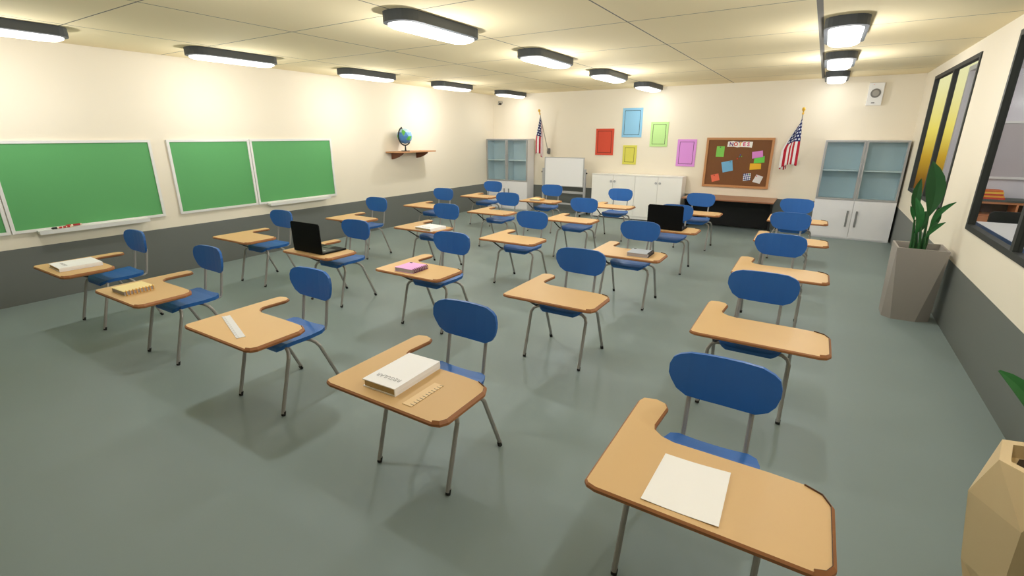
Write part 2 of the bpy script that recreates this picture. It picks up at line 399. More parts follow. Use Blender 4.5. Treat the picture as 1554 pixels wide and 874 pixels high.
# ------------------------------------------------------------------ student desks
TAB = [(0.004,-0.008),(0.02,-0.028),(0.06,-0.04),(0.83,-0.038),(0.872,-0.022),(0.895,0.02),(0.892,0.345),(0.86,0.408),(0.79,0.442),(0.66,0.45),
       (0.26,0.45),(0.20,0.468),(0.158,0.505),(0.148,0.54),(0.158,0.73),(0.135,0.775),(0.078,0.795),(0.01,0.775),(-0.004,0.73)]
def make_desk():
    t = thing('student_desk', (0, 0, 0), '', 'student desk', 'student desks in five rows')
    R = lambda p, z_: [(x, y, z_) for x, y in p]
    i1 = inset(TAB, 0.009); zt = 0.72
    b = MB(); b.add(R(i1, zt)+R(i1, 0.694), [tuple(range(len(i1))), tuple(reversed(range(len(i1), 2*len(i1))))])
    n = len(i1)
    b.f += [(i, (i+1) % n, n+(i+1) % n, n+i) for i in range(n)]; b.m += [0]*n
    tab = obj('writing_tablet', b, M_wood, t)
    b = MB(); b.loops([R(i1, zt), R(TAB, zt-0.008), R(TAB, 0.699), R(i1, 0.693)], cap=False)
    # raised lip round the free end
    seg = TAB[3:9]; inn = inset(TAB, 0.0145)[3:9]; mid = inset(TAB, 0.0125)[3:9]
    b.loops([R(inn, zt+0.0003), R(inn, zt+0.008), R(mid, zt+0.008)], cap=False, closed=False, mi=1)  # inner wall coloured darker, its shade put into the material
    b.loops([R(mid, zt+0.008), R(seg, zt-0.006)], cap=False, closed=False)
    obj('edge_band', b, [M_edge, mat('shaded_brown_lip', (84, 56, 36), 0.6)], tab)
    # backrest: curved strip panel
    xs = [0.12,0.135,0.165,0.216,0.30,0.385,0.47,0.555,0.61,0.638,0.652]
    zh = [0.935,0.972,0.993,1.006,1.009,1.010,1.010,1.008,0.990,0.970,0.925]
    zl = [0.885,0.85,0.80,0.765,0.756,0.754,0.754,0.758,0.79,0.832,0.885]
    yy = lambda x, z_: 0.862 - 0.035*((x-0.386)/0.266)**2 + 0.10*(z_-0.88)*0.6
    b = MB(); fr = []
    for x, a, c in zip(xs, zl, zh):
        fr.append([(x, yy(x, a)-0.011, a), (x, yy(x, c)-0.011, c), (x, yy(x, c)+0.011, c), (x, yy(x, a)+0.011, a)])
    b.loops(fr)
    obj('backrest', b, M_blue, t)
    # seat
    ys = [0.345,0.362,0.40,0.46,0.60,0.72,0.765,0.782]
    hw = [0.165,0.20,0.228,0.238,0.238,0.232,0.212,0.17]
    zz = [0.500,0.515,0.532,0.538,0.535,0.540,0.548,0.550]
    b = MB(); fr = []
    for y, w, z_ in zip(ys, hw, zz):
        ring = [(0.385+w*k/4, y, z_+0.006*abs(k/4)**2*1.5) for k in range(-4, 5)]
        ring += [(0.385+w*k/4*0.97, y, z_-0.026) for k in range(4, -5, -1)]
        fr.append(ring)
    b.loops(fr)
    obj('seat', b, M_blue, t)
    r = 0.0148
    def leg(bend, foot, under, back):
        B = Vector(bend); F = Vector(foot); U = Vector(under)
        p = [U]
        d1 = (U-B).normalized(); d2 = (F-B).normalized()
        p += [B+d1*0.055, B+d1*0.018+d2*0.018, B+d2*0.055, F+Vector((0, 0, 0.018))]
        l = obj('leg', MB().tube(p, r, 8), M_steel, t)
        e = F - d2*0.035
        obj('rubber_foot', MB().tube([e, F+Vector((0, 0, 0.0))], 0.0165, 8), M_rub, l)
    leg((0.095,0.375,0.500), (0.082,0.25,0.003), (0.27,0.43,0.500), False)
    leg((0.672,0.375,0.500), (0.668,0.25,0.003), (0.50,0.43,0.500), False)
    leg((0.095,0.625,0.498), (0.082,0.83,0.003), (0.27,0.58,0.500), True)
    leg((0.668,0.625,0.498), (0.668,0.83,0.003), (0.50,0.58,0.500), True)
    for sx in (-1, 1):
        x = 0.385+sx*0.155
        obj('back_post', MB().tube([(x, 0.68, 0.502), (x, 0.775, 0.502), (x-0.0*sx, 0.808, 0.513), (x, 0.822, 0.55), (x, 0.868, 0.80)], 0.0125, 8), M_steel, t)
    obj('tablet_support', MB().tube([(0.14,0.06,0.688),(0.14,0.12,0.672),(0.135,0.36,0.522),(0.15,0.42,0.502),(0.25,0.45,0.500)], 0.0105, 8), M_dsteel, t)
    obj('seat_rail', MB().tube([(0.27,0.43,0.498),(0.27,0.58,0.498)], 0.0115, 6).tube([(0.50,0.43,0.498),(0.50,0.58,0.498)], 0.0115, 6), M_dsteel, t)
    return t
DX0, DDX, DY0, DDY = -7.209, 1.6438, 1.598, 1.9113
rows = ['nearest row', 'second row', 'middle row', 'fourth row', 'farthest row']
colsn = ['column beside the chalkboards', 'second column from the chalkboards', 'centre column', 'second column from the windows', 'column beside the windows']
on = {(0,0): ', holding a thick white book', (1,0): ', holding a yellow notebook', (2,0): ', holding a white ruler', (3,0): ', holding a book and ruler',
      (4,0): ', holding a paper sheet', (1,1): ', holding an open laptop', (2,1): ', holding a pink notebook', (1,2): ', holding a white book',
      (3,2): ', holding a grey notebook', (3,3): ', holding an open laptop', (1,4): ', holding a yellow notebook'}
desk = make_desk(); first = True
for r_ in range(5):
    for c_ in range(5):
        o = desk if first else copy_tree(desk); first = False
        o.location = (DX0+c_*DDX, DY0+r_*DDY, 0)
        o['label'] = 'blue tablet desk, %s, %s%s' % (rows[r_], colsn[c_], on.get((c_, r_), ''))
def D(c, r, x, y, z): return (DX0+c*DDX+x, DY0+r*DDY+y, z)
ZT = 0.7205

# ------------------------------------------------------------------ things on the desks
def textbook(c, r, x, y, w, d, th, rot, label):
    t = thing('textbook', D(c, r, x, y, ZT), label, 'book', 'white textbooks on the desks', rot)
    e = 0.005
    b = MB().box(-w/2, w/2, -d/2, d/2, 0, e).box(-w/2, w/2, -d/2, d/2, th-e, th)
    b.loops([[(w/2-0.006, -d/2+0.0, e), (w/2, -d/2, e), (w/2+0.002, -d/2, th/2), (w/2, -d/2, th-e), (w/2-0.006, -d/2, th-e)],
             [(w/2-0.006, d/2, e), (w/2, d/2, e), (w/2+0.002, d/2, th/2), (w/2, d/2, th-e), (w/2-0.006, d/2, th-e)]])
    obj('cover', b, M_bookw, t)
    obj('pages', MB().box(-w/2+0.008, w/2-0.007, -d/2+0.008, d/2-0.008, e+0.0002, th-e-0.0002), M_pages, t)
    text_mesh('printed_title', 'REGULAR', 0.042, M_text, t, (0.0, -d/2+0.085, th+0.0008), (0, 0, PI))
textbook(3, 0, 0.369, 0.243, 0.246, 0.395, 0.048, 0.03, 'white textbook on nearest row desk, lying beside a beige ruler')
textbook(0, 0, 0.434, 0.221, 0.37, 0.37, 0.04, -0.05, 'white textbook on the desk closest to the left chalkboard')
textbook(1, 2, 0.63, 0.14, 0.34, 0.33, 0.042, -0.08, 'white textbook on a middle row desk, farthest of the white books')

def notebook(c, r, x, y, cover, spiral, label, clip=False):
    w, d, th = 0.25, 0.245, 0.042
    t = thing('notebook', D(c, r, x, y, ZT), label, 'notebook', 'spiral notebooks on the desks', 0.02)
    obj('cover', MB().box(-w/2, w/2, -d/2, d/2, 0, 0.003).box(-w/2, w/2, -d/2, d/2, th-0.003, th), cover, t)
    obj('pages', MB().box(-w/2+0.004, w/2-0.006, -d/2+0.004, d/2-0.004, 0.0032, th-0.0032), M_pgrey, t)
    b = MB()
    for k in range(9):
        y_ = -d/2+0.016+k*(d-0.032)/8
        ring = [(w/2-0.004+0.019*math.cos(a), y_+0.004*math.sin(a*0.5), th/2+0.0255*math.sin(a)) for a in [2*PI*j/9+0.3 for j in range(10)]]
        b.tube([(p[0], p[1], max(p[2], 0.004)) for p in ring], 0.0036, 5)
    obj('spiral', b, spiral, t)
    if clip: obj('clip', MB().box(-w/2+0.02, -w/2+0.05, d/2-0.03, d/2-0.015, th, th+0.003), M_black, t)
mp, msp = mat('pink_cover', (228, 170, 226), 0.6), mat('magenta_spiral', (120, 40, 96), 0.5)
my, msy = mat('pale_yellow_cover', (252, 232, 168), 0.6), mat('golden_spiral', (232, 172, 62), 0.5)
mg = mat('grey_cover', (172, 180, 190), 0.5)
notebook(2, 1, 0.379, 0.147, mp, msp, 'pink spiral notebook on a second row desk', True)
notebook(1, 0, 0.35, 0.156, my, msy, 'pale yellow spiral notebook on a nearest row desk')
notebook(1, 4, 0.36, 0.17, my, msy, 'pale yellow spiral notebook on a farthest row desk by the easel')
notebook(3, 2, 0.60, 0.195, mg, mat('dark_spiral', (50, 50, 54), 0.5), 'grey spiral notebook on a middle row desk', True)

def ruler(c, r, pa, pb, w, m, label):
    a = Vector(D(c, r, *pa, 0)); b_ = Vector(D(c, r, *pb, 0)); L = (b_-a).length; mid = (a+b_)/2
    o = obj('ruler', MB().box(-L/2, L/2, -w/2, w/2, 0, 0.003), m, None, loc=(mid.x, mid.y, ZT), rot=(0, 0, math.atan2(b_.y-a.y, b_.x-a.x)))
    tag(o, label, 'ruler', 'rulers on the desks')
ruler(3, 0, (0.612, 0.285), (0.612, 0.02), 0.066, ruler_mat('beige_ruler', (236, 204, 152), (60, 45, 30)), 'short beige ruler lying next to the large white textbook')
ruler(2, 0, (0.62, 0.064), (0.10, 0.241), 0.058, ruler_mat('white_ruler', (222, 222, 222), (110, 110, 110)), 'white ruler lying diagonally on an otherwise empty near desk')

# sheet of paper, gently wavy
b = MB(); nx, ny = 12, 6; cn = [(0.248,0.332),(0.519,0.344),(0.528,0.001),(0.240,-0.004)]
top = []
for j in range(ny+1):
    for i in range(nx+1):
        u, v = i/nx, j/ny
        x = (cn[3][0]*(1-u)+cn[2][0]*u)*(1-v)+(cn[0][0]*(1-u)+cn[1][0]*u)*v
        y = (cn[3][1]*(1-u)+cn[2][1]*u)*(1-v)+(cn[0][1]*(1-u)+cn[1][1]*u)*v
        top.append((x, y, 0.003+0.011*abs(u-0.45)**1.5))
fs = [(j*(nx+1)+i, j*(nx+1)+i+1, (j+1)*(nx+1)+i+1, (j+1)*(nx+1)+i) for j in range(ny) for i in range(nx)]
n = len(top)
b.add(top+[(x, y, z_-0.0012) for x, y, z_ in top], fs+[tuple(n+i for i in reversed(f)) for f in fs])
o = obj('paper_sheet', b, M_paper, None, smooth=True, loc=D(4, 0, 0, 0, ZT-0.0015)); tag(o, 'blank white paper sheet on the closest desk', 'paper')

def laptop(c, r, x, y, label):
    t = thing('laptop', D(c, r, x, y, ZT), label, 'laptop', 'open laptops on the desks')
    w, d = 0.53, 0.34
    base = obj('base', MB().box(-w/2, w/2, 0.0, d, 0.004, 0.02), M_lap, t)
    obj('keyboard', MB().box(-w/2+0.03, w/2-0.03, 0.05, 0.21, 0.0202, 0.022), mat('dark_grey_keys', (58, 62, 68), 0.4), base)
    b = MB()
    for k in range(6): b.box(-w/2+0.05+k*0.07, -w/2+0.09+k*0.07, 0.09+0.0*k, 0.115, 0.0222, 0.0235)
    obj('light_keys', b, mat('light_keys', (200, 205, 210), 0.4), base)
    obj('touchpad', MB().box(-0.07, 0.07, 0.235, 0.325, 0.0202, 0.021), mat('touchpad', (44, 46, 50), 0.3), base)
    prof = [(-w/2, 0.0), (w/2, 0.0), (w/2, 0.345), (w/2-0.02, 0.365), (-w/2+0.02, 0.365), (-w/2, 0.345)]
    tl = lambda z_: -0.02 - z_*0.02
    b = MB().loops([[(px, tl(pz)-0.0, 0.008+pz) for px, pz in prof], [(px, tl(pz)+0.014, 0.008+pz) for px, pz in prof]])
    lid = obj('lid', b, M_lap, t)
    b = MB().loops([[(px*0.93, tl(pz)+0.0145, 0.008+pz) for px, pz in ((-w/2, 0.03), (w/2, 0.03), (w/2, 0.32), (-w/2, 0.32))],
                    [(px*0.93, tl(pz)+0.0155, 0.008+pz) for px, pz in ((-w/2, 0.03), (w/2, 0.03), (w/2, 0.32), (-w/2, 0.32))]])
    obj('screen', b, mat('screen_off', (8, 8, 10), 0.2), lid)
laptop(1, 1, 0.405, 0.075, 'open black laptop on second row desk, nearer to the chalkboards')
laptop(3, 3, 0.405, 0.075, 'open black laptop on fourth row desk, nearer to the far wall')

# ------------------------------------------------------------------ chalkboards
def chalkboard(y0, ym, y1, ty0, ty1, label, group):
    zb, zt_ = 0.905, 2.03; X = XL
    t = thing('chalkboard', (X, y0, zb), label, 'chalkboard', group)
    for a, c in ((y0, ym-0.006), (ym+0.006, y1)):
        a -= y0; c -= y0; h = zt_-zb; f = 0.035
        p = obj('board_panel', MB().box(0.002, 0.018, a+f*0.6, c-f*0.6, f*0.6, h-f*0.6), M_board, t)
        obj('frame', MB().box(0.001, 0.034, a, c, 0, f).box(0.001, 0.034, a, c, h-f, h).box(0.001, 0.034, a, a+f, f, h-f).box(0.001, 0.034, c-f, c, f, h-f), M_white, p)
    a, c = ty0-y0, ty1-y0
    b = MB(); pr = [(0.035, 0.0), (0.035, 0.018), (0.125, 0.0), (0.135, 0.018), (0.145, 0.018), (0.14, -0.035), (0.045, -0.02)]
    b.loops([[(px, a, pz) for px, pz in pr], [(px, c, pz) for px, pz in pr]])
    obj('chalk_tray', b, M_white, t)
chalkboard(0.40, 1.745, 3.485, 1.98, 3.22, 'large green chalkboard nearer the viewer, with a marker on its tray', 'green chalkboards on the left wall')
chalkboard(3.70, 4.99, 6.69, 5.15, 6.45, 'green chalkboard farther from the viewer, next to the globe shelf', 'green chalkboards on the left wall')
def marker(y0, y1, x, z_, capm, label):
    t = thing('marker', (x, y0, z_), label, 'marker', 'markers on the chalk tray')
    L = y1-y0
    obj('barrel', MB().cyl((0, 0.05, 0.0), (0, 1, 0), 0.012, L-0.05, 8), mat('marker_cream', (236, 214, 190), 0.5), t)
    obj('cap', MB().tube([(0, 0, 0), (0, 0.015, 0), (0, 0.055, 0)], [0.008, 0.014, 0.014], 8), capm, t)
    b = MB()
    for k in range(3): b.cyl((0, 0.075+k*(L-0.1)/3, 0), (0, 1, 0), 0.0128, 0.03, 8)
    obj('red_band', b, mat('marker_red', (176, 40, 40), 0.5), t)
marker(2.115, 2.34, XL+0.085, 0.9305, M_rub, 'cream and red marker with black cap on chalkboard tray')
marker(2.27, 2.44, XL+0.058, 0.941, mat('marker_red', (176, 40, 40), 0.5), 'red capped marker lying against the board on chalk tray')

# ------------------------------------------------------------------ wall shelf and globe
t = thing('wall_shelf', (XL, 8.18, 1.715), 'small wooden wall shelf carrying the globe', 'shelf')
def arc_front(y0, y1, d, n=6):
    return [(0.002, y0), (d*0.55, y0), (d*0.85, y0+0.10), (d, y0+0.28), (d, y1-0.2), (d*0.98, y1-0.06), (d*0.9, y1), (0.002, y1)]
obj('board', MB().prism(arc_front(0, 1.27, 0.46), 0, 0.028), M_shelf, t)
for y_ in (0.17, 1.0):
    pr = [(0.002, 0.0), (0.38, 0.0), (0.35, -0.035), (0.24, -0.09), (0.12, -0.13), (0.002, -0.15)]
    obj('bracket', MB().loops([[(px, y_, pz) for px, pz in pr], [(px, y_+0.03, pz) for px, pz in pr]]), M_brk, t)
t = thing('globe', (-8.27, 8.60, 1.744), 'desk globe in black stand on the wall shelf', 'globe')
obj('base', MB().cyl((0, 0, 0), (0, 0, 1), 0.10, 0.012, 12), M_black, t)
obj('stem', MB().tube([(0, 0, 0.012), (0, 0, 0.03), (0, 0, 0.12)], [0.024, 0.018, 0.014], 8), M_black, t)
ctr = Vector((0, 0, 0.335)); R_ = 0.175
import bmesh
me = bpy.data.meshes.new('sphere'); bm = bmesh.new(); bmesh.ops.create_icosphere(bm, subdivisions=2, radius=R_); bm.to_mesh(me); bm.free()
cl = me.color_attributes.new('land', 'FLOAT_COLOR', 'CORNER')
from mathutils import noise
for p in me.polygons:
    c3 = Vector(p.center)/R_
    land = max(c3.dot(Vector(q).normalized()) for q in ((0.6, -0.5, 0.5), (0.85, -0.2, -0.3), (-0.7, 0.3, 0.4), (-0.6, 0.7, -0.2), (0.2, 0.9, 0.3), (-0.4, -0.8, -0.1))) > 0.88
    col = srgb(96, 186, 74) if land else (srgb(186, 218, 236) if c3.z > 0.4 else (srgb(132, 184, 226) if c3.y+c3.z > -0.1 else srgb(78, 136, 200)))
    for li in p.loop_indices: cl.data[li].color = col
me.materials.append(M_globe)
s = bpy.data.objects.new('sphere', me); C.objects.link(s); s.parent = t; s.location = ctr
# meridian arm in the plane facing the room
pts = []
for k in range(15):
    a = math.radians(115 + 200*k/14)
    pts.append(ctr + Vector((0.0, math.cos(a)*0.205, math.sin(a)*0.205)))
obj('meridian_arm', MB().tube(pts, 0.0155, 6), M_black, t)
for a in (115, 315):
    a = math.radians(a); d = Vector((0, math.cos(a), math.sin(a)))
    obj('pivot', MB().tube([ctr+d*0.17, ctr+d*0.215], 0.011, 6), M_black, t)

# ------------------------------------------------------------------ tall display cabinets
def make_cabinet(x0, label):
    w, h, d = 1.395, 2.0, 0.385
    t = thing('display_cabinet', (x0, 12.2, 0), label, 'cabinet', 'tall glass fronted cabinets on the far wall')
    k = 0.02
    b = MB().box(0, k, 0.022, d, 0, h).box(w-k, w, 0.022, d, 0, h).box(k, w-k, 0.022, d, h-k, h).box(k, w-k, 0.022, d, 0.0, 0.04)
    b.box(k, w-k, d-0.01, d, 0.04, h-k).box(k, w-k, 0.022, d-0.01, 0.80, 0.82)
    obj('carcass', b, M_cab, t)
    obj('lining', MB().box(k, w-k, d-0.016, d-0.0105, 0.822, h-k-0.001).box(k+0.0005, k+0.006, 0.03, d-0.017, 0.822, h-k-0.001).box(w-k-0.006, w-k-0.0005, 0.03, d-0.017, 0.822, h-k-0.001)
        .box(w/2-0.02, w/2+0.02, 0.10, d-0.017, 0.822, h-k-0.001).box(k+0.007, w-k-0.007, 0.03, d-0.017, 0.8205, 0.826), M_cabin, t)
    obj('shelf', MB().box(k+0.007, w/2-0.021, 0.03, d-0.017, 1.395, 1.415).box(w/2+0.021, w-k-0.007, 0.03, d-0.017, 1.395, 1.415), mat('shelf_white', (225, 232, 234), 0.5), t)
    for s_ in (0, 1):
        a = 0.003 + s_*w/2; c = a + w/2 - 0.006; f = 0.038
        dd = obj('glass_door', MB().box(a, c, 0, 0.02, 0.815, 0.815+f).box(a, c, 0, 0.02, h-f, h-0.003).box(a, a+f, 0, 0.02, 0.815+f, h-f).box(c-f, c, 0, 0.02, 0.815+f, h-f), M_rail, t)
        obj('pane', MB().box(a+f, c-f, 0.008, 0.012, 0.815+f, h-f), M_cglass, dd)
        hx = (c-0.022) if s_ == 0 else (a+0.022)
        obj('handle', MB().box(hx-0.009, hx+0.009, -0.022, -0.002, 1.28, 1.56), M_alu, dd)
        dd = obj('lower_door', MB().box(a, c, 0, 0.02, 0.03, 0.807), M_cab, t)
        hx = (c-0.075) if s_ == 0 else (a+0.075)
        obj('handle', MB().box(hx-0.017, hx+0.017, -0.02, -0.002, 0.27, 0.60), mat('dull_grey_handle', (138, 138, 138), 0.5), dd)
    return t
make_cabinet(0.015, 'tall white glass fronted cabinet in the corner beside the windows')
make_cabinet(-8.475, 'tall white glass fronted cabinet in the corner beside the chalkboard wall')

# ------------------------------------------------------------------ low white cupboard
t = thing('cupboard', (-5.09, 12.2, 0), 'low white cupboard with four doors under the posters', 'cupboard')
w, h, d = 2.33, 1.14, 0.385
obj('carcass', MB().box(0, w, 0.021, d, 0.03, h-0.02), M_cabw, t)
obj('top', MB().box(-0.005, w+0.005, -0.004, d, h-0.0195, h), M_cabw, t)
obj('plinth', MB().box(0.03, w/2-0.02, 0.03, d, 0, 0.03).box(w/2+0.02, w-0.03, 0.03, d, 0, 0.03), mat('plinth_grey', (90, 90, 88), 0.7), t)
for k in range(4):
    a = k*w/4+0.004; c = (k+1)*w/4-0.004
    dd = obj('door', MB().box(a, c, 0, 0.02, 0.10, h-0.026), M_cabw, t)
    kx = c-0.045 if k % 2 == 0 else a+0.045
    obj('knob', MB().tube([(kx, 0, 0.965), (kx, -0.012, 0.965), (kx, -0.016, 0.965), (kx, -0.03, 0.965)], [0.012, 0.012, 0.03, 0.026], 10), M_alu, dd)

# ------------------------------------------------------------------ whiteboard easel
t = thing('whiteboard_easel', (-5.93, 12.2, 0), 'mobile whiteboard on silver wheeled stand by the far wall', 'whiteboard')
bd = obj('board', MB().box(-0.56, 0.58, -0.012, 0.012, 0.775, 1.51), M_wbd, t)
obj('board_frame', MB().box(-0.58, 0.60, -0.018, 0.018, 0.755, 0.775).box(-0.58, 0.60, -0.018, 0.018, 1.51, 1.53).box(-0.58, -0.56, -0.018, 0.018, 0.775, 1.51).box(0.58, 0.60, -0.018, 0.018, 0.775, 1.51), M_alu, bd)
for sx, px in ((-1, -0.615), (1, 0.635)):
    obj('post', MB().box(px-0.028, px+0.028, -0.022, 0.022, 0.07, 1.23), M_alu, t)
    obj('knob', MB().cyl((px+sx*0.03, 0, 1.13), (sx, 0, 0), 0.02, 0.03, 8), M_rub, t)
    ft = obj('foot_bar', MB().box(px-0.025, px+0.025, -0.27, 0.27, 0.065, 0.10), M_alu, t)
    for y_ in (-0.24, 0.24):
        obj('caster', MB().cyl((px-0.012, y_, 0.031), (1, 0, 0), 0.03, 0.024, 12).box(px-0.008, px+0.008, y_-0.015, y_+0.015, 0.03, 0.066), M_rub, ft)
obj('crossbar', MB().box(-0.587, 0.607, -0.02, 0.02, 0.575, 0.635), M_alu, t)
obj('crossbar', MB().box(-0.587, 0.607, -0.015, 0.015, 0.265, 0.31), M_alu, t)

# ------------------------------------------------------------------ posters
def poster(xa, xb, za, zb_, rgb, dark, label):
    t = thing('poster', ((xa+xb)/2, YB, (za+zb_)/2), label, 'poster', 'plain coloured posters on the far wall')
    w, h_ = (xb-xa)/2, (zb_-za)/2
    obj('sheet', MB().box(-w, w, -0.02, -0.001, -h_, h_), mat('poster_'+label.split()[1], rgb, 0.7), t)
    e = 0.055; q = 0.010
    b = MB().box(-w+e, w-e, -0.0215, -0.0202, -h_+e, -h_+e+q).box(-w+e, w-e, -0.0215, -0.0202, h_-e-q, h_-e)
    b.box(-w+e, -w+e+q, -0.0215, -0.0202, -h_+e+q, h_-e-q).box(w-e-q, w-e, -0.0215, -0.0202, -h_+e+q, h_-e-q)
    obj('border_line', b, mat('line_'+label.split()[1], dark, 0.7), t)
poster(-5.195, -4.70, 1.597, 2.262, (216, 78, 52), (90, 30, 20), 'plain red poster left of the others on the far wall')
poster(-4.49, -3.975, 2.05, 2.752, (146, 200, 232), (28, 42, 52), 'plain blue poster, highest on the far wall')
poster(-3.744, -3.31, 1.827, 2.412, (192, 232, 152), (36, 48, 28), 'plain green poster right of the blue one')
poster(-3.053, -2.609, 1.369, 2.004, (226, 152, 230), (70, 36, 72), 'plain purple poster beside the cork board')
poster(-4.426, -4.065, 1.375, 1.853, (220, 214, 92), (90, 88, 30), 'plain yellow poster, smallest, under the blue one')

# ------------------------------------------------------------------ cork board with notes
cx0, cx1, cz0, cz1 = -2.375, -0.942, 0.922, 2.045
t = thing('cork_board', (cx0, YB, cz0), 'wood framed brown cork board with notes on the far wall', 'board')
w, h = cx1-cx0, cz1-cz0; f = 0.05
obj('cork_panel', MB().box(f-0.005, w-f+0.005, -0.03, -0.001, f-0.005, h-f+0.005), M_cork, t)
obj('frame', MB().box(0, w, -0.05, -0.001, 0, f).box(0, w, -0.05, -0.001, h-f, h).box(0, f, -0.05, -0.001, f, h-f).box(w-f, w, -0.05, -0.001, f, h-f), M_cfr, t)
YC = YB-0.0302
def note(name, pts, rgb, label, dy=0.0, m=None):
    cxx = sum(p[0] for p in pts)/4; czz = sum(p[1] for p in pts)/4
    t_ = 0.0025
    b = MB()
    b.loops([[(px-cxx, 0.012*0-dy, pz-czz) for px, pz in pts], [(px-cxx, -t_-dy-(0.004 if i >= 2 else 0), pz-czz) for i, (px, pz) in enumerate(pts)]])
    o = obj(name, b, m or mat('note_'+label.split()[0]+label.split()[1], rgb, 0.8), None, loc=(cxx, YC, czz))
    return tag(o, label, 'note', 'notes pinned to the cork board')
note('sticky_note', [(-2.138,1.851),(-1.966,1.851),(-1.965,1.613),(-2.14,1.613)], (132, 206, 92), 'light green note, upper left on the cork board')
note('sticky_note', [(-2.0,1.488),(-1.765,1.54),(-1.725,1.31),(-1.942,1.255)], (120, 184, 226), 'sky blue note near the middle of the cork board')
note('sticky_note', [(-2.201,1.189),(-2.033,1.231),(-1.989,1.081),(-2.157,1.025)], (236, 116, 88), 'coral red note, lower left on the cork board')
note('sticky_note', [(-1.305,1.61),(-1.100,1.651),(-1.09,1.509),(-1.307,1.487)], (110, 210, 84), 'bright green note beneath the pink note', 0.0)
note('sticky_note', [(-1.369,1.735),(-1.155,1.768),(-1.132,1.631),(-1.352,1.586)], (222, 140, 214), 'pink note overlapping a green note', 0.009)
note('sticky_note', [(-1.382,1.480),(-1.152,1.485),(-1.14,1.362),(-1.375,1.334)], (240, 186, 48), 'amber yellow note just under the overlapping green note')
note('sticky_note', [(-1.492,1.245),(-1.335,1.262),(-1.325,1.105),(-1.48,1.078)], (0, 0, 0), 'blue and white patterned note, low on the cork board', 0, M_dots)
note('sticky_note', [(-1.215,1.238),(-1.068,1.194),(-1.122,1.033),(-1.282,1.072)], (226, 226, 228), 'crooked white note, lower right on the cork board')
t = thing('banner', (-1.648, YC, 1.897), 'white paper strip with letters NOTES on the cork board', 'banner', 'notes pinned to the cork board')
b = MB(); pr = [(-0.26,0.06),(-0.15,0.072),(-0.10,0.06),(0.05,0.055),(0.06,0.065),(0.265,0.06),(0.262,-0.01),(0.255,-0.072),(0.2,-0.06),(0.02,-0.055),(-0.05,-0.066),(-0.12,-0.05),(-0.265,-0.055)]
b.loops([[(x, 0, z_) for x, z_ in pr], [(x, -0.003, z_) for x, z_ in pr]])
obj('paper_strip', b, M_paper, t)
for ch, x, rgb in (('N', -0.181, (110, 40, 120)), ('O', -0.088, (206, 50, 50)), ('T', 0.006, (240, 180, 80)), ('E', 0.092, (220, 50, 130)), ('S', 0.178, (206, 40, 110))):
    l = text_mesh('letter', ch, 0.112, mat('letter_'+ch.lower(), rgb, 0.6), t, (x, -0.0045, 0.0), (PI/2, 0, 0), off=0.004)
    l.data.name = 'letter'
def pin(x, z_, rgb, nm, label, y=YC):
    t = thing('push_pin', (x, y, z_), label, 'push pin', 'push pins on the cork board')
    m_ = mat('pin_'+nm, rgb, 0.4)
    obj('head', MB().tube([(0, -0.008, 0), (0, -0.012, 0), (0, -0.022, 0), (0, -0.026, 0)], [0.012, 0.007, 0.007, 0.012], 8), m_, t)
    obj('needle', MB().tube([(0, -0.009, 0), (0, 0.002, 0)], 0.0015, 5), M_alu, t)
pin(-1.662, 1.579, (226, 40, 40), 'red', 'red push pin alone, left of the loose pin cluster')
pin(-1.608, 1.665, (50, 90, 180), 'blue', 'blue push pin at the top of the loose cluster')
pin(-1.622, 1.625, (60, 130, 150), 'teal', 'teal push pin in the middle of the loose cluster')
pin(-1.578, 1.632, (110, 190, 70), 'green', 'green push pin at the right of the loose cluster')
pin(-1.668, 1.950, (50, 90, 180), 'blue', 'blue push pin holding the lettered strip', YC-0.003)
pin(-2.055, 1.830, (40, 110, 80), 'dark_green', 'dark green push pin holding the light green note', YC-0.003)
pin(-1.805, 1.505, (60, 130, 150), 'teal', 'teal push pin holding the sky blue note', YC-0.003)
pin(-2.118, 1.185, (150, 40, 40), 'dark_red', 'dark red push pin holding the coral note', YC-0.003)
pin(-1.205, 1.205, (226, 40, 40), 'red', 'red push pin holding the crooked white note', YC-0.003)
pin(-1.355, 1.235, (110, 190, 70), 'green', 'green push pin holding the patterned note', YC-0.003)

# ------------------------------------------------------------------ back table under the cork board
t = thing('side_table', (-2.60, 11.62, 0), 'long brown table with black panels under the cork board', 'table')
w, d = 1.885, 0.965
obj('tabletop', MB().box(0, w, 0, d, 0.705, 0.73), mat('brown_laminate', (176, 138, 112), 0.6), t)
obj('edge_band', MB().box(-0.002, w+0.002, -0.006, -0.0003, 0.704, 0.731), mat('brown_edge', (146, 96, 68), 0.6), t)
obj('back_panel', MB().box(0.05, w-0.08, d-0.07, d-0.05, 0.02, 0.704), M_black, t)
obj('side_panel', MB().box(0.03, 0.05, 0.12, d-0.02, 0.01, 0.704), M_black, t)
for px in (w-0.07,):
    obj('side_panel', MB().box(px-0.01, px+0.01, 0.55, d-0.02, 0.01, 0.704), M_black, t)
for px in (0.04, w-0.05):
    obj('leg', MB().tube([(px, 0.12, 0.704), (px, 0.22, 0.66), (px, 0.30, 0.52), (px, 0.32, 0.02)], 0.016, 8).box(px-0.018, px+0.018, 0.12, 0.85, 0, 0.02), M_black, t)

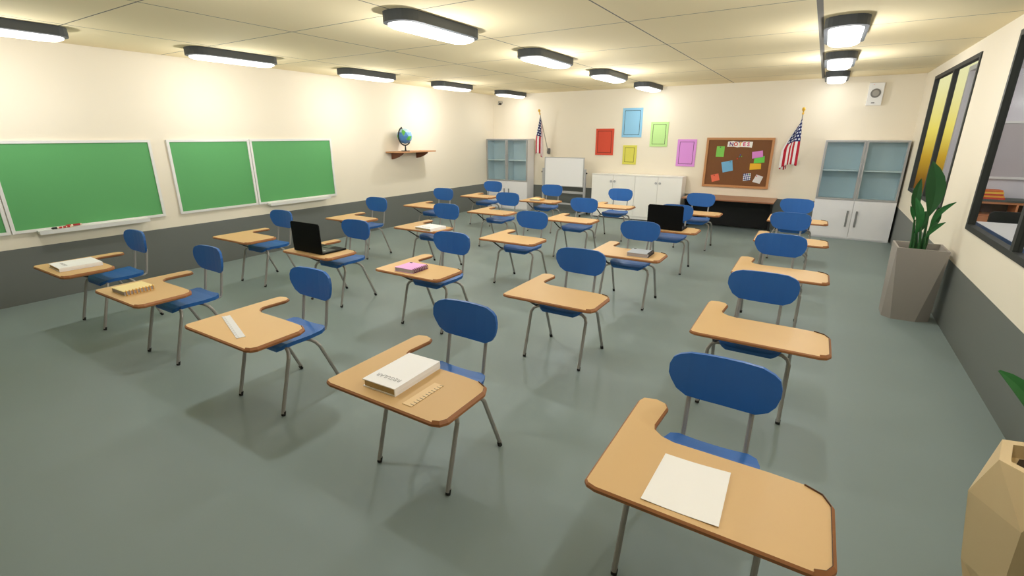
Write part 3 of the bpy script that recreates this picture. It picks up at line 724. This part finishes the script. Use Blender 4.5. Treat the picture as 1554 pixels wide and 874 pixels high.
# ------------------------------------------------------------------ flags
def make_flag(X, zb_, side, label, xa, xb):
    t = thing('flag', (X, YB, zb_), label, 'flag', 'united states flags on wall poles')
    obj('bracket', MB().box(-0.04, 0.04, -0.012, -0.001, -0.13, 0.03).box(-0.03, 0.03, -0.08, -0.012, -0.11, 0.0), mat('bracket_grey', (120, 120, 118), 0.5), t)
    p0 = Vector((0, -0.045, -0.09)); p1 = Vector((side*0.03, -0.62, 0.90)); dr = (p1-p0).normalized()
    obj('pole', MB().tube([p0, p1], 0.011, 8), mat('pole_grey', (176, 168, 156), 0.5), t)
    b = MB().tube([p1+dr*0.0, p1+dr*0.02, p1+dr*0.05, p1+dr*0.07, p1+dr*0.10, p1+dr*0.14, p1+dr*0.155], [0.012, 0.022, 0.013, 0.012, 0.034, 0.028, 0.006], 10)
    obj('finial', b, M_gold, t)
    nu, nv = 26, 26; vs = []; uvs = []
    top_ = p1 - dr*0.03
    for j in range(nv+1):
        v = j/nv
        hp = top_ - dr*(0.24*v)
        for i in range(nu+1):
            u = i/nu
            # cloth falls straight down from the pole and spreads into soft folds
            g = min(1.0, u/0.60)**0.85
            f1 = min(1.0, v/0.62); f2 = max(0.0, v-0.62)/0.38
            x = hp.x + g*(xa + (xb-xa)*(f1 - 0.45*f2)) + 0.012*math.sin(v*15+2)*min(1, u*3)
            y = hp.y + 0.030*math.cos(v*15)*min(1, u*3) + 0.07*f2*g
            z_ = hp.z - u*(1.0 - 0.16*v - 0.05*math.sin(v*6))
            vs.append((x, y, z_)); uvs.append((u, v))
    fs = [(j*(nu+1)+i, j*(nu+1)+i+1, (j+1)*(nu+1)+i+1, (j+1)*(nu+1)+i) for j in range(nv) for i in range(nu)]
    me = bpy.data.meshes.new('cloth'); me.from_pydata(vs, [], fs); ul = me.uv_layers.new(name='uv')
    for p in me.polygons:
        p.use_smooth = True
        for li in p.loop_indices: ul.data[li].uv = uvs[me.loops[li].vertex_index]
    me.materials.append(M_flag)
    o = bpy.data.objects.new('cloth', me); C.objects.link(o); o.parent = t
    so = o.modifiers.new('thickness', 'SOLIDIFY'); so.thickness = 0.003; so.offset = 0
    return t
make_flag(-6.60, 1.72, 1, 'stars and stripes flag on angled pole above the whiteboard easel', -0.16, 0.06)
make_flag(-0.50, 1.60, 1, 'stars and stripes flag on angled pole beside the cork board', 0.03, -0.27)

# ------------------------------------------------------------------ wall speaker, security camera
t = thing('wall_speaker', (0.70, YB, 2.875), 'white wall speaker high above the right cabinet', 'speaker')
prf = [(-0.125, -0.21), (0.125, -0.21), (0.125, 0.21), (-0.125, 0.21)]
b = MB().loops([[(x, -0.002, z_) for x, z_ in prf], [(x, -0.09, z_) for x, z_ in prf], [(x*0.96, -0.10, z_*0.97) for x, z_ in prf]])
obj('housing', b, M_white, t)
obj('speaker_ring', MB().cyl((0.0, -0.1005, 0.015), (0, -1, 0), 0.085, 0.008, 20), mat('ring_grey', (120, 118, 112), 0.6), t)
obj('speaker_cone', MB().cyl((0.0, -0.109, 0.015), (0, -1, 0), 0.056, 0.006, 20), mat('cone_grey', (160, 156, 148), 0.6), t)
obj('badge', MB().box(-0.045, 0.01, -0.104, -0.1005, -0.172, -0.155), mat('badge_grey', (110, 108, 104), 0.6), t)
obj('indicator', MB().box(-0.06, -0.04, -0.103, -0.1005, 0.17, 0.177), mat('indicator_red', (230, 150, 140), 0.6), t)
t = thing('security_camera', (-8.21, YB, 3.0), 'small grey security camera in the upper left corner', 'camera')
obj('mount', MB().cyl((0, -0.001, 0.0), (0, -1, 0), 0.055, 0.03, 12).box(-0.035, 0.045, -0.11, -0.03, -0.005, 0.05), mat('camera_grey', (178, 174, 164), 0.5), t)
obj('body', MB().box(-0.02, 0.035, -0.14, -0.05, -0.06, -0.006), mat('camera_dark', (58, 50, 38), 0.5), t)
obj('lens', MB().cyl((0.0, -0.1405, -0.033), (0, -1, 0), 0.014, 0.012, 10), mat('lens_pale', (220, 220, 214), 0.3), t)

# ------------------------------------------------------------------ planters and plants
def leaf(b, base, tip, width, bend, nrm=(0, -1, 0), fold=0.25, n=7, wp=0.55):
    """folded low poly leaf with thickness from base to tip; bend = sideways sag vector"""
    B, T = Vector(base), Vector(tip); bd = Vector(bend); N = Vector(nrm).normalized()
    L = []; Mi = []; Rr = []
    for k in range(n+1):
        u = k/n; p = B*(1-u)+T*u + bd*math.sin(PI*u)
        q = B*(1-min(1, u+0.05))+T*min(1, u+0.05) + bd*math.sin(PI*min(1, u+0.05))
        d = (q-p) if k < n else (T-B); d.normalize()
        s = d.cross(N).normalized()
        w = width*(math.sin(PI*min(1, max(0.0, u))**(math.log(0.5)/math.log(wp)))**0.8) if 0 < u < 1 else 0.004
        L.append(p-s*w+N*w*fold); Mi.append(p); Rr.append(p+s*w+N*w*fold)
    m = n+1; th = 0.003
    off = N*(-th)
    vs = L+Mi+Rr+[p+off for p in L]+[p+off for p in Mi]+[p+off for p in Rr]
    fs = []
    for k in range(n):
        fs += [(k, k+1, m+k+1, m+k), (m+k, m+k+1, 2*m+k+1, 2*m+k)]
        fs += [(3*m+k, 4*m+k, 4*m+k+1, 3*m+k+1), (4*m+k, 5*m+k, 5*m+k+1, 4*m+k+1)]
        fs += [(k, 3*m+k, 3*m+k+1, k+1), (2*m+k, 2*m+k+1, 5*m+k+1, 5*m+k)]
    b.add(vs, fs)

t = thing('planter', (1.14, 7.2, 0), 'tall tapered grey planter by the window wall', 'planter')
hw, bw, ch, hz = 0.236, 0.225, 0.085, 0.86
# square top, chamfered base: each corner is a tall triangle
topc = [(-hw,-hw),(hw,-hw),(hw,hw),(-hw,hw)]
bot = [(-bw+ch,-bw),(bw-ch*1.6,-bw),(bw,-bw+ch),(bw,bw-ch),(bw-ch,bw),(-bw+ch,bw),(-bw,bw-ch),(-bw,-bw+ch)]
b = MB(); vs = [(x, y, 0) for x, y in bot]+[(x, y, hz) for x, y in topc]
iw = 0.215; vs += [(x*iw/hw, y*iw/hw, hz) for x, y in topc]+[(x*0.9*iw/hw, y*0.9*iw/hw, hz-0.13) for x, y in topc]
fs = [(0,1,9,8),(1,2,9),(2,3,10,9),(3,4,10),(4,5,11,10),(5,6,11),(6,7,8,11),(7,0,8),(7,6,5,4,3,2,1,0)]
for i in range(4):
    j = (i+1) % 4; fs += [(8+i,8+j,12+j,12+i),(12+i,12+j,16+j,16+i)]
fs.append((16,17,18,19))
b.add(vs, fs); obj('pot', b, M_plant, t)
obj('soil', MB().box(-0.185, 0.185, -0.185, 0.185, hz-0.128, hz-0.10), M_soil, t)
t = thing('potted_plant', (1.14, 7.2, hz-0.10), 'broad leaved green plant growing in the tall grey planter', 'plant')
def P(x, z_, y=7.15): return Vector((x-1.14, y-7.2, z_-(hz-0.10)))
specs = [  # stem base, leaf base, leaf tip, half width, bend, y, shaded green
    ((1.13,0.76),(1.13,1.20),(1.05,1.82),0.088,(0.045,0,0),7.13,1),
    ((1.06,0.76),(1.045,1.0),(0.975,1.42),0.042,(0.04,-0.03,0),7.08,0),
    ((1.04,0.76),(1.015,1.15),(0.95,1.32),0.02,(0.0,0,0.01),7.10,0),
    ((1.10,0.76),(1.06,1.15),(1.005,1.62),0.045,(-0.03,0,0),7.25,1),
    ((1.16,0.76),(1.17,1.06),(1.335,1.39),0.03,(-0.045,0,0.03),7.12,0),
    ((1.15,0.76),(1.14,0.96),(1.28,1.17),0.026,(-0.02,0,0.02),7.06,0),
    ((1.11,0.76),(1.08,1.08),(1.09,1.28),0.04,(0.0,0,0),7.06,1),
    ((1.09,0.76),(1.06,1.02),(1.10,1.20),0.03,(0.02,0,0),7.10,1),
    ((1.17,0.76),(1.20,1.00),(1.24,1.30),0.04,(0.03,0.05,0),7.35,1)]
for sb, lb, tp, w_, bd, y_, dk in specs:
    mid = (P(*sb, y_)+P(*lb, y_))/2 + Vector((0.01, 0, 0))
    st = obj('stem', MB().tube([P(*sb, y_), mid, P(*lb, y_)+Vector((0, 0, 0.02))], [0.017, 0.014, 0.010], 6), M_leafd, t)
    b = MB(); leaf(b, P(*lb, y_), P(*tp, y_), w_, bd, nrm=(-0.15 if dk else 0.2, -1, 0.1))
    obj('leaf', b, M_leafd if dk else M_leaf, st)

# faceted gold vase, cut off by the right edge of the view
VX, VY = 1.02, 2.55
t = thing('faceted_vase', (VX, VY, 0), 'large faceted gold vase at the right edge of view', 'vase')
n = 6; ring = lambda r, z_, ph: [(r*math.cos(2*PI*k/n+ph), r*math.sin(2*PI*k/n+ph), z_) for k in range(n)]
b = MB(); rr = [ring(0.15, 0.0, PI/6), ring(0.19, 0.25, 0.0), ring(0.24, 0.60, 0.0), ring(0.205, 0.81, PI/12), ring(0.165, 0.81, PI/12), ring(0.16, 0.75, PI/12)]
vs = [p for r_ in rr for p in r_]; fs = []
for k in range(3):
    for i in range(n):
        j = (i+1) % n; a, b_ = k*n, (k+1)*n
        if k % 2 == 0: fs += [(a+i, a+j, b_+i), (a+j, b_+j, b_+i)]
        else: fs += [(a+i, b_+j, b_+i), (a+i, a+j, b_+j)]
for k in (3, 4):
    for i in range(n):
        j = (i+1) % n; fs.append((k*n+i, k*n+j, (k+1)*n+j, (k+1)*n+i))
fs.append(tuple(range(n))); fs.append(tuple(5*n+i for i in range(n)))
b.add(vs, fs); obj('body', b, M_gold2, t)
obj('soil', MB().cyl((0, 0, 0.7405), (0, 0, 1), 0.13, 0.02, 8), M_soil, t)
t = thing('potted_plant', (VX, VY, 0.762), 'green plant in the gold vase, one leaf tip in view', 'plant')
for ang, ln, up, w_ in ((2.98, 0.26, 0.40, 0.035), (0.3, 0.2, 0.55, 0.05), (1.5, 0.2, 0.5, 0.05), (4.9, 0.14, 0.62, 0.05)):
    tp = Vector((math.cos(ang)*ln, math.sin(ang)*ln, up)); bs = Vector((math.cos(ang)*0.03, math.sin(ang)*0.03, 0.10))
    st = obj('stem', MB().tube([(bs.x, bs.y, 0), bs+Vector((0, 0, 0.01))], 0.012, 6), M_leafd, t)
    b = MB(); leaf(b, bs, tp, w_, (0, 0, 0.05), nrm=(math.sin(ang)*0.3, -0.8, 0.6)); obj('leaf', b, M_leaf, st)

# ------------------------------------------------------------------ sky beyond
wd = bpy.data.worlds.new('World'); bpy.context.scene.world = wd; wd.use_nodes = True; nt = wd.node_tree
bg = nt.nodes['Background']; tc = nt.nodes.new('ShaderNodeTexCoord'); s = nt.nodes.new('ShaderNodeSeparateXYZ'); nt.links.new(tc.outputs['Generated'], s.inputs[0])
mr = nt.nodes.new('ShaderNodeMapRange'); mr.inputs['From Min'].default_value = -0.25; mr.inputs['From Max'].default_value = 0.25
nt.links.new(s.outputs['Z'], mr.inputs['Value'])
cr = nt.nodes.new('ShaderNodeValToRGB'); nt.links.new(mr.outputs[0], cr.inputs[0]); el = cr.color_ramp.elements
el[0].position = 0; el[0].color = srgb(84, 52, 14)
el[1].position = 1; el[1].color = srgb(226, 236, 222)
for p_, c_ in ((0.36, srgb(116, 76, 20)), (0.44, srgb(190, 152, 40)), (0.52, srgb(232, 216, 100)), (0.64, srgb(236, 232, 170))):
    e = el.new(p_); e.color = c_
nt.links.new(cr.outputs[0], bg.inputs[0]); bg.inputs[1].default_value = 1.0

# ------------------------------------------------------------------ camera
cam = bpy.data.cameras.new('camera'); co = bpy.data.objects.new('camera', cam); C.objects.link(co)
cam.sensor_fit = 'HORIZONTAL'; cam.sensor_width = 36; cam.lens = 36*730.62/1554
pitch, yaw = math.radians(17.56), math.radians(-31.883)
co.location = (0, 0, 2.0888)
co.rotation_euler = (PI/2 - pitch, 0, -yaw)
cam.clip_start = 0.02; cam.clip_end = 200
sc = bpy.context.scene; sc.camera = co
sc.view_settings.view_transform = 'Standard'; sc.view_settings.look = 'None'
sc.view_settings.exposure = 0.07; sc.view_settings.gamma = 1; sc.view_settings.use_curve_mapping = False
